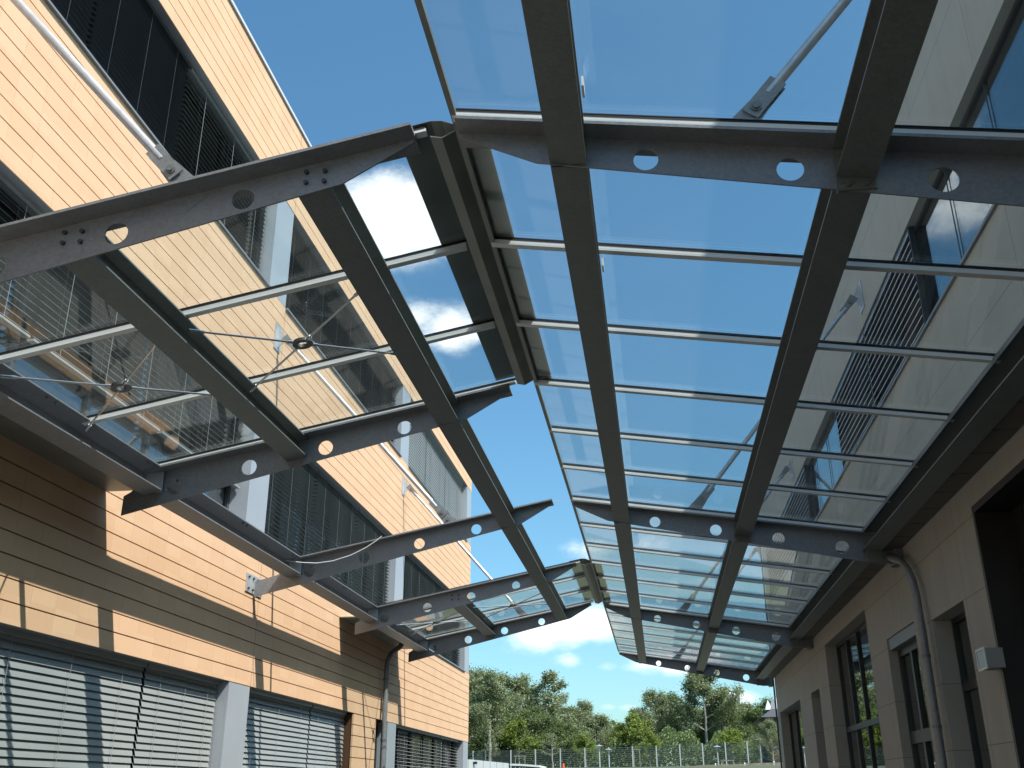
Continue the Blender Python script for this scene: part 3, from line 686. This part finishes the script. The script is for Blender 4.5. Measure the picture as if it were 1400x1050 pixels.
# ------------------------------------------------------------------ loose things on the structures
cb = MB(); P = [at_y(px, py, YK[6] + .05) for px, py in ((386, 763), (390, 766), (410, 769), (433, 770), (455, 767), (480, 759), (500, 749), (515, 739), (522, 733))]
cb.path(P, .0065, 6); tag(cb.build('cable', WHITE, smooth=True), 'loose white cable sagging along the third beam of the left canopy', 'cable')
w = MB(); A = Vector((-1.24, YK[6] + .2, zL(-1.24) - .02)); B = Vector((XE + .02, YK[6] + .05, zR(XE) + .02))
w.path([A.lerp(B, t) - Vector((0, 0, .03 * math.sin(math.pi * t))) for t in [i / 8 for i in range(9)]], .0022, 5); tag(w.build('wire', WHITE), 'thin pale wire spanning the gap between the two canopies', 'wire')
dp = empty('downpipe', (2.94, 11.75, 0), 'round metal downpipe on the beige wall, between the narrow window and the door', 'downpipe')
MB().path([(2.90, 12.62, 2.66), (2.90, 12.45, 2.60), (2.93, 12.15, 2.50), (2.94, 11.95, 2.36), (2.945, 11.82, 2.2), (2.945, 11.77, 2.0), (2.945, 11.75, 1.6), (2.945, 11.75, .4), (2.945, 11.75, -H)], .043, 14).build('pipe', STEEL, dp, smooth=True)
c = MB()
for z in (1.35, .62, -.6): c.tube((2.945, 11.75, z), (2.945, 11.75, z + .035), .05, 14)
c.split('pipe_clip', STEELP, dp)
dl = empty('downpipe', (LX + .1, 19.2, 0), 'grey downpipe on the terracotta wall, dropping beside the glazed door', 'downpipe')
xp = LX + .09
MB().path([(xp + .2, 19.75, 2.75), (xp + .18, 19.68, 2.66), (xp + .06, 19.5, 2.52), (xp, 19.42, 2.35), (xp, 19.40, 2.1), (xp, 19.38, .5), (xp, 19.38, -H)], .05, 14).build('pipe', STEEL, dl, smooth=True)
c = MB()
for z in (2.0, .9, -.4): c.tube((xp, 19.385, z), (xp, 19.385, z + .035), .057, 14)
c.split('pipe_clip', STEELP, dl)
wl_ = empty('wall_lamp', (XR, 9.62, H + 1.08), 'small square floodlight with a pale frame on the beige wall beside the dark portal', 'lamp')
MB().box((XR - .15, 9.52, 1.0), (XR - .002, 9.76, 1.17)).build('housing', mat('lamp_housing_grey', (.35, .35, .35), .5), wl_)
MB().box((XR - .162, 9.51, .99), (XR - .151, 9.77, 1.01)).box((XR - .162, 9.51, 1.16), (XR - .151, 9.77, 1.18)).box((XR - .162, 9.51, 1.01), (XR - .151, 9.53, 1.16)).box((XR - .162, 9.75, 1.01), (XR - .151, 9.77, 1.16)).build('frame', WHITE, wl_)
MB().box((XR - .157, 9.53, 1.01), (XR - .1505, 9.75, 1.16)).build('lens', mat('ribbed_lens', (.32, .34, .35), .25, 0, .2, 60), wl_)

# ------------------------------------------------------------------ background
def ztop(px, py, y): return at_y(px, py, y).z + H
def fence():
    root = empty('mesh_fence', (-4, 108, gz(-4, 108)), 'tall grey wire mesh fence with pale posts in front of the trees', 'fence')
    posts = [647, 664, 698.5, 732, 766, 799.5, 832, 864.5, 897, 929, 960, 991, 1021, 1051, 1080, 1110]
    tops = [1027, 1026, 1026, 1025, 1024, 1023, 1022, 1021, 1020, 1018, 1017, 1015, 1014, 1012, 1010, 1008]
    pts = []
    for i, (px, py) in enumerate(zip(posts, tops)):
        y = 100 + (px - 640) * .008; p = at_y(px, py, y); pts.append((p.x, y, p.z + H))
    for i in range(14):
        a = pts[0]; pts.insert(0, (a[0] - 2.6, a[1] - .7, a[2] - .02))
    pn = MB()
    for i in range(len(pts) - 1):
        (x0, y0, z0), (x1, y1, z1) = pts[i], pts[i + 1]
        d = Vector((x1 - x0, y1 - y0, 0)); nrm = Vector((-d.y, d.x, 0)).normalized() * .012
        def strip(za, zb, wd):
            A, B = Vector((x0, y0, za)), Vector((x1, y1, zb)); vs = []
            for P_ in (A, B):
                for s in (-1, 1):
                    for t in (0, wd): vs.append(P_ + nrm * s + Vector((0, 0, t)))
            pn.add(vs, [(0, 1, 5, 4), (2, 6, 7, 3), (1, 3, 7, 5), (0, 4, 6, 2)])
        for j in range(13): strip(z0 - .06 - j * .18, z1 - .06 - j * .18, .022)
        for j in range(1, 26):
            t = j / 26; X = x0 + (x1 - x0) * t; Y_ = y0 + (y1 - y0) * t; Zt = z0 + (z1 - z0) * t
            pn.box((X - .005, Y_ - .006, Zt - 2.25), (X + .005, Y_ + .006, Zt))
    pn.build('mesh_panels', mat('green_grey_wire', (.10, .13, .125), .5), root, shift=False)
    for (x, y, z) in pts:
        MB().box((x - .055, y - .07, z - 2.7), (x + .055, y - .015, z + .04)).build('post', WHITE2, root, shift=False)
WHITE2 = mat('galvanised_post', (.50, .52, .53), .5, .2)
fence()

def tree_mesh(seed, h, cw, cb_, n, leaf, dens='dense', lmat=LEAF1):
    """trunk, limbs and clumped leaf-sized faces; returns (trunk mesh, crown mesh)"""
    rnd = random.Random(seed); tr = MB()
    def limb(p, d, L, r, depth, tips):
        q = p
        segs = 3
        for i in range(segs):
            d2 = (d + Vector((rnd.uniform(-.18, .18), rnd.uniform(-.18, .18), rnd.uniform(-.02, .12)))).normalized(); e = q + d2 * L / segs
            tr.tube(q, e, r * (1 - i * .25), 6, r * (1 - (i + 1) * .25), caps=False); q = e; d = d2
            if depth < 2 and (i > 0 or depth > 0): tips.append(q.copy())
        tips.append(q.copy())
        if depth < 2:
            for _ in range(3): limb(q, (d + Vector((rnd.uniform(-.8, .8), rnd.uniform(-.8, .8), rnd.uniform(-.1, .5)))).normalized(), L * .6, r * .35, depth + 1, tips)
    tips = []; p = Vector((0, 0, -.3)); nseg = 7; lean = Vector((rnd.uniform(-.04, .04), rnd.uniform(-.04, .04), 1))
    for i in range(nseg):
        q = p + Vector((rnd.uniform(-.03, .03) * h * .3, rnd.uniform(-.03, .03) * h * .3, h / nseg)) + lean * 0.0
        tr.tube(p, q, .018 * h * (1 - i / nseg) + .02, 7, .018 * h * (1 - (i + 1) / nseg) + .02, caps=False)
        if (i + 1) / nseg > cb_:
            for _ in range(4):
                a = rnd.uniform(0, 6.28); prog = (i + 1) / nseg; L = cw * (1.12 - .75 * max(0, prog - .45) / .55) * rnd.uniform(.55, 1.0)
                limb(q.copy(), Vector((math.cos(a), math.sin(a), rnd.uniform(.15, .9))).normalized(), L, .006 * h, 0, tips)
        p = q
    tips.append(p)
    cr = MB(); per = max(4, n // len(tips))
    for t in tips:
        cl = rnd.uniform(.3, 1.0) * cw * .27
        k = int(per * rnd.uniform(.4, 1.6))
        for _ in range(k):
            v = Vector((rnd.gauss(0, 1), rnd.gauss(0, 1), rnd.gauss(0, 1.25))) * cl * .55
            if dens == 'weep': v.z -= abs(rnd.gauss(0, .5)) * cl
            c = t + v; s = leaf * rnd.uniform(.6, 1.5)
            a = Vector((rnd.gauss(0, 1), rnd.gauss(0, 1), rnd.gauss(0, 1))).normalized(); b = a.orthogonal().normalized(); b = (b * math.cos(rnd.random() * 6) + a.cross(b) * math.sin(rnd.random() * 6)); w_ = a.cross(b)
            cr.add([c - b * s, c + w_ * s * .55, c + b * s, c - w_ * s * .55], [(0, 1, 2, 3)])
    return tr, cr
PROTO = {}
def make_tree(kind, x, y, hgt, wid, label, cat='tree', group='trees beyond the mesh fence', name='tree', rot=None):
    root = empty(name, (x, y, gz(x, y) - .05), label, cat, group)
    if kind not in PROTO:
        spec = {'birch': (3, 10, 2.6, .3, 26000, .085, 'weep', LEAF1), 'airy': (11, 10, 2.0, .28, 10000, .095, 'weep', LEAF1), 'dense': (5, 10, 3.2, .12, 32000, .095, 'dense', LEAF2),
                'cone': (8, 10, 2.2, .12, 22000, .09, 'dense', LEAF2), 'mid': (21, 10, 2.8, .12, 28000, .09, 'dense', LEAF1), 'bright': (17, 10, 3.0, .15, 12000, .15, 'dense', LEAF3), 'thin': (31, 10, 1.7, .3, 1300, .10, 'dense', LEAF1)}[kind]
        tr, cr = tree_mesh(*spec)
        a = tr.build('trunk', BARK, shift=False); b = cr.build('crown', spec[-1], shift=False)
        PROTO[kind] = (a.data, b.data); bpy.data.objects.remove(a); bpy.data.objects.remove(b)
    for nm, me in zip(('trunk', 'crown'), PROTO[kind]):
        o = bpy.data.objects.new(nm, me); COL.objects.link(o); o.parent = root
    root.scale = (wid, wid, hgt / 10.9); root.rotation_euler.z = random.uniform(0, 6.28) if rot is None else rot
def tree_px(kind, px, top, y, wpx, label, **kw):
    p = at_y(px, top, y); base = gz(p.x, y); hgt = p.z + H - base
    wm = wpx / 1364.1 * y * 0.93
    nat = {'birch': 5.2, 'airy': 4.2, 'dense': 6.4, 'cone': 4.8, 'mid': 5.8, 'bright': 6.2, 'thin': 3.6}[kind]
    make_tree(kind, p.x, y, hgt, wm / nat, label, **kw)
T = [('birch', 655, 922, 118, 62, 'feathery birch right beside the corner of the terracotta building'),
     ('birch', 705, 928, 122, 88, 'broad rounded birch crown, second tree from the terracotta building'),
     ('airy', 746, 916, 116, 66, 'tall airy birch with gaps of sky through its forked top'),
     ('mid', 782, 968, 124, 60, 'medium tree stepping down just right of the forked airy birch'),
     ('mid', 812, 978, 118, 60, 'soft green tree on the left shoulder of the low gap in the treeline'),
     ('cone', 830, 992, 128, 26, 'small narrow tree standing in the low gap of the treeline'),
     ('mid', 846, 990, 116, 30, 'pale narrow tree at the right of the low gap'),
     ('bright', 862, 981, 112, 52, 'bright green pointed tree in the dip left of the tall dense group'),
     ('mid', 896, 946, 120, 54, 'grey green tree forming the left edge of the tall dense group'),
     ('dense', 925, 955, 124, 70, 'dark bushy tree between the left edge and the tallest crown of the dense group'),
     ('birch', 960, 918, 118, 78, 'tallest tree of the right group, rising behind the end beam of the canopy'),
     ('dense', 985, 948, 122, 60, 'dark shoulder tree just right of the tallest crown'),
     ('mid', 1012, 962, 126, 60, 'hazy green tree sloping down right of the dense group'),
     ('dense', 1040, 963, 120, 66, 'rounded dark green tree next to the spiked roof'),
     ('dense', 1078, 958, 122, 80, 'dark tree mostly hidden behind the corner of the beige building'),
     ('mid', 1052, 984, 66, 34, 'leafy tree in front of the distant spiked roof'),
     ('mid', 872, 970, 126, 44, 'taller grey green tree behind the bright pointed tree'),
     ('birch', 800, 962, 127, 44, 'feathery tree standing behind the medium tree, left of the low gap'),
     ('dense', 680, 968, 112, 70, 'dark low tree filling in beneath the two birches at the left'),
     ('dense', 728, 972, 112, 74, 'dark low tree beneath the forked airy birch'),
     ('dense', 770, 990, 112, 60, 'dark low tree at the foot of the medium tree'),
     ('dense', 640, 960, 116, 70, 'dark tree half hidden by the terracotta corner'),
     ('bright', 710, 988, 108, 44, 'yellow green young tree standing in front of the dark low trees'),
     ('bright', 887, 1004, 107, 24, 'small yellow green sapling tree rising behind the fence, right of the gap'),
     ('bright', 800, 1008, 107, 30, 'low golden green bush-like tree behind the fence near the lamps'),
     ('bright', 1000, 1000, 108, 46, 'light green tree in front of the hazy tree at the right'),
     ('thin', 755, 1000, 96, 26, 'bare looking young tree with a pale thin trunk in front of the fence'),
     ('thin', 672, 1004, 96, 20, 'slender grey young tree in front of the fence near the terracotta corner'),
     ('thin', 1056, 1000, 90, 22, 'slim young tree in front of the fence near the beige corner')]
for i, (kd, px, tp, y, w_, lb) in enumerate(T): tree_px(kd, px, tp, y, w_, lb, rot=i * 2.4)
# trees further left and right, seen as reflections in the windows
K = ['birch', 'mid', 'dense', 'cone']
D_ = ['feathery birch', 'soft grey green tree', 'dark bushy tree', 'narrow dark tree']
for i in range(16):
    x = -16 - i * 3.6; y = 100 + (i * 37 % 11)
    make_tree(K[i % 4], x, y, 8.5 + (i * 5 % 4), 1.0 + (i % 3) * .15, D_[i % 4] + ' of the row hidden behind the terracotta building', rot=i * 1.3)
# undergrowth
def hedge():
    rnd = random.Random(4); mb = MB()
    for i in range(52000):
        x = rnd.uniform(-46, 22); y = rnd.uniform(109, 115); b = gz(x, y); hh = 1.6 + 1.1 * math.sin(x * .9) * math.sin(x * .37 + 1) + .5 * math.sin(x * 2.3)
        z = b + rnd.random() ** .8 * max(1.2, hh + 1.2)
        c = Vector((x, y, z)); s = rnd.uniform(.07, .17); a = Vector((rnd.gauss(0, 1), rnd.gauss(0, 1), rnd.gauss(0, 1))).normalized(); q = a.orthogonal().normalized(); r_ = a.cross(q)
        mb.add([c - q * s, c + r_ * s * .6, c + q * s, c - r_ * s * .6], [(0, 1, 2, 3)])
    for i in range(42000):
        x = rnd.uniform(-75, 45); y = rnd.uniform(128, 140); b = gz(x, y); z = b + rnd.uniform(0, 6.0 + 1.2 * math.sin(x * .31) + .6 * math.sin(x * .9))
        c = Vector((x, y, z)); s = rnd.uniform(.16, .34); a = Vector((rnd.gauss(0, 1), rnd.gauss(0, 1), rnd.gauss(0, 1))).normalized(); q = a.orthogonal().normalized(); r_ = a.cross(q)
        mb.add([c - q * s, c + r_ * s * .6, c + q * s, c - r_ * s * .6], [(0, 1, 2, 3)])
    o = mb.build('undergrowth', LEAF2, shift=False); tag(o, 'tangled shrubs and undergrowth behind the mesh fence', 'shrubs', kind='stuff')
hedge()
def lamp(px, top, y, label):
    p = at_y(px, top, y); b = gz(p.x, y); root = empty('lamp_post', (p.x, y, b), label, 'lamp post', 'lamp posts on the bank'); z = p.z + H
    MB().tube((p.x, y, b - .1), (p.x, y, z - .28), .045, 8).build('pole', WHITE2, root, shift=False)
    MB().tube((p.x, y, z - .28), (p.x, y, z - .1), .07, 10, .11).build('lantern', mat('lamp_glass', (.5, .55, .55), .3), root, shift=False)
    MB().tube((p.x, y, z - .1), (p.x, y, z - .03), .30, 14, .08).tube((p.x, y, z - .03), (p.x, y, z + .05), .03, 6).build('lamp_shade', GREYM, root, shift=False)
lamp(819, 1018, 72, 'left lamp post of the close pair near the middle of the fence'); lamp(832, 1023, 78, 'right, lower lamp post of the close pair near the middle of the fence')
lamp(980, 1019, 74, 'plain thin lamp post right of the middle of the fence, paler than the others'); lamp(1038, 1009, 66, 'lamp post closest to the beige building corner')
def stake_frame(px, top, y, w, label):
    p = at_y(px, top, y); b = gz(p.x, y); z = p.z + H; root = empty('tree_stakes', (p.x, y, b), label, 'stakes', 'timber stakes round young trees')
    for s in (-1, 1): MB().tube((p.x + s * w / 2, y, b), (p.x + s * w / 2, y, z), .035, 6).build('stake', BARK, root, shift=False)
    MB().box((p.x - w / 2 - .1, y - .03, z - .07), (p.x + w / 2 + .1, y + .03, z)).build('crossbar', BARK, root, shift=False)
stake_frame(711, 1033, 88, .8, 'wooden stake frame seen above the pale container at the left'); stake_frame(870, 1024, 92, .5, 'narrow stake frame in the middle of the fence line'); stake_frame(995, 1039, 84, .8, 'low stake frame near the right end of the fence')
# pale container and low roofed box at the bottom left of the yard
def container():
    a = at_y(630, 1037, 36); b = at_y(696, 1043.5, 43)
    root = empty('storage_container', (a.x, 36, gz(a.x, 36)), 'pale grey metal container with a dark slot, beyond the terracotta corner', 'container')
    mb = MB(); n = 7
    p0 = Vector((a.x, 36, 0)); p1 = Vector((b.x, 43, 0)); za, zb = a.z + H, b.z + H; d = (p1 - p0); nr = Vector((-d.y, d.x, 0)).normalized()
    for i in range(n):
        q0 = p0 + d * (i / n); q1 = p0 + d * ((i + .93) / n); z0 = za + (zb - za) * i / n; z1 = za + (zb - za) * (i + .93) / n
        mb.add([(q.x + nr.x * o, q.y + nr.y * o, zz) for q, zt_ in ((q0, z0), (q1, z1)) for o in (0, .08) for zz in (0, zt_)], [(0, 1, 5, 4), (2, 6, 7, 3), (1, 3, 7, 5), (0, 2, 3, 1), (4, 5, 7, 6), (0, 4, 6, 2)])
    mb.build('wall', WHITE2, root, shift=False)
    q = p0 + nr * .09; c = p0 + d
    mb = MB().add([(q.x, q.y, 0), (c.x + nr.x * .09, c.y + nr.y * .09, 0), (c.x + nr.x * 2, c.y + nr.y * 2, 0), (q.x + nr.x * 2, q.y + nr.y * 2, 0), (q.x, q.y, za - .03), (c.x + nr.x * .09, c.y + nr.y * .09, zb - .03), (c.x + nr.x * 2, c.y + nr.y * 2, zb - .03), (q.x + nr.x * 2, q.y + nr.y * 2, za - .03)],
                  [(0, 1, 5, 4), (1, 2, 6, 5), (2, 3, 7, 6), (3, 0, 4, 7), (4, 5, 6, 7)]); mb.build('body', GREYM, root, shift=False)
    s0 = at_y(649, 1043, 38.0); MB().box((s0.x - .14, 37.55, s0.z + H - .05), (s0.x + .14, 37.75, s0.z + H + .03)).build('slot', DARKM, root, shift=False)
    a = at_y(700, 1044, 52); b = at_y(752, 1050, 58)
    root = empty('low_shed', (a.x, 52, gz(a.x, 52)), 'low shed with a pale curved roof edge, right of the grey container', 'shed')
    MB().box((a.x, 52.2, 0), (b.x - .2, 55, a.z + H - .22)).build('wall', GREYM, root, shift=False)
    n = 8; mb = MB(); pr = [(a.x - .1 + (b.x - a.x + .2) * i / n, a.z + H - (a.z - b.z) * (i / n) ** 1.5 - .02 * 0) for i in range(n + 1)]
    for i in range(n): mb.prism([pr[i], pr[i + 1], (pr[i + 1][0], pr[i + 1][1] - .09), (pr[i][0], pr[i][1] - .09)], 52, 55.2)
    mb.build('roof', WHITE, root, shift=False)
container()
ob = MB(); p = at_y(770, 1044, 90); ob.tube((p.x, 90, p.z + H - .35), (p.x, 90, p.z + H + .02), .13, 10, .09); tag(ob.build('marker_barrel', ORANGE, shift=False), 'small orange marker in front of the fence', 'marker')
# bank edging with short posts at the right
def bank():
    rnd = random.Random(9); mb = MB()
    pts = [at_y(px, py, 64) for px, py in ((925, 1049), (960, 1046), (1000, 1045), (1040, 1043), (1075, 1042), (1120, 1041))]
    for i in range(len(pts) - 1):
        a, b = pts[i], pts[i + 1]
        mb.prism([(a.x, a.z + H - 1.4), (b.x, b.z + H - 1.4), (b.x, b.z + H), (a.x, a.z + H)], 64, 66.5)
    tag(mb.build('earth_bank', mat('dry_earth', (.30, .24, .17), .95, 0, .35, 3, .6, 20), shift=False), 'strip of dry brown earth below the fence', kind='structure')
    for px, py in ((978, 1045), (1018, 1044), (1058, 1042)):
        p = at_y(px, py, 62); tag(MB().box((p.x - .04, 61.96, p.z + H - 1.2), (p.x + .04, 62.04, p.z + H + .0)).tube((p.x, 62, p.z + H), (p.x, 62, p.z + H + .05), .055, 8, .02).build('short_post', WHITE2, shift=False),
            {978: 'short pale post at the left end of the brown earth strip', 1018: 'short pale post in the middle of the brown earth strip', 1058: 'short pale post on the earth strip next to the beige corner'}[px], 'post', 'short posts along the earth strip')
bank()
def spire_house():
    y = 70; a = at_y(1040, 978, y); root = empty('gabled_house', (a.x + 3, y + 3, gz(a.x, y)), 'distant dark roof with two pointed gables peeping past the beige corner', 'house')
    zt = a.z + H; x0 = a.x
    MB().box((x0 + .5, y + .3, gz(x0, y) - .2), (x0 + 7, y + 7, zt - .1)).build('wall', mat('dark_timber_wall', (.06, .055, .05), .9), root, shift=False)
    mb = MB().add([(x0, y - .2, zt - .12), (x0 + 7.6, y - .2, zt - .12), (x0 + 7.6, y + 7.4, zt - .12), (x0, y + 7.4, zt - .12), (x0 + .9, y + .7, zt + .5), (x0 + 6.8, y + .7, zt + .5), (x0 + 6.8, y + 6.5, zt + .5), (x0 + .9, y + 6.5, zt + .5)],
                  [(0, 3, 2, 1), (0, 1, 5, 4), (1, 2, 6, 5), (2, 3, 7, 6), (3, 0, 4, 7), (4, 5, 6, 7)]); mb.build('roof', mat('slate', (.07, .07, .085), .5), root, shift=False)
    for px, py in ((1049, 957), (1055, 953), (1061, 948)):
        t = at_y(px, py, y + .9); x = t.x; z = t.z + H
        MB().add([(x - .2, y + .6, zt + .4), (x + .25, y + .6, zt + .4), (x + .25, y + 1.6, zt + .4), (x - .2, y + 1.6, zt + .4), (x + .02, y + .9, z)], [(0, 1, 4), (1, 2, 4), (2, 3, 4), (3, 0, 4), (0, 3, 2, 1)]).build('gable', WHITE if px != 1055 else SILL, root, shift=False)
spire_house()
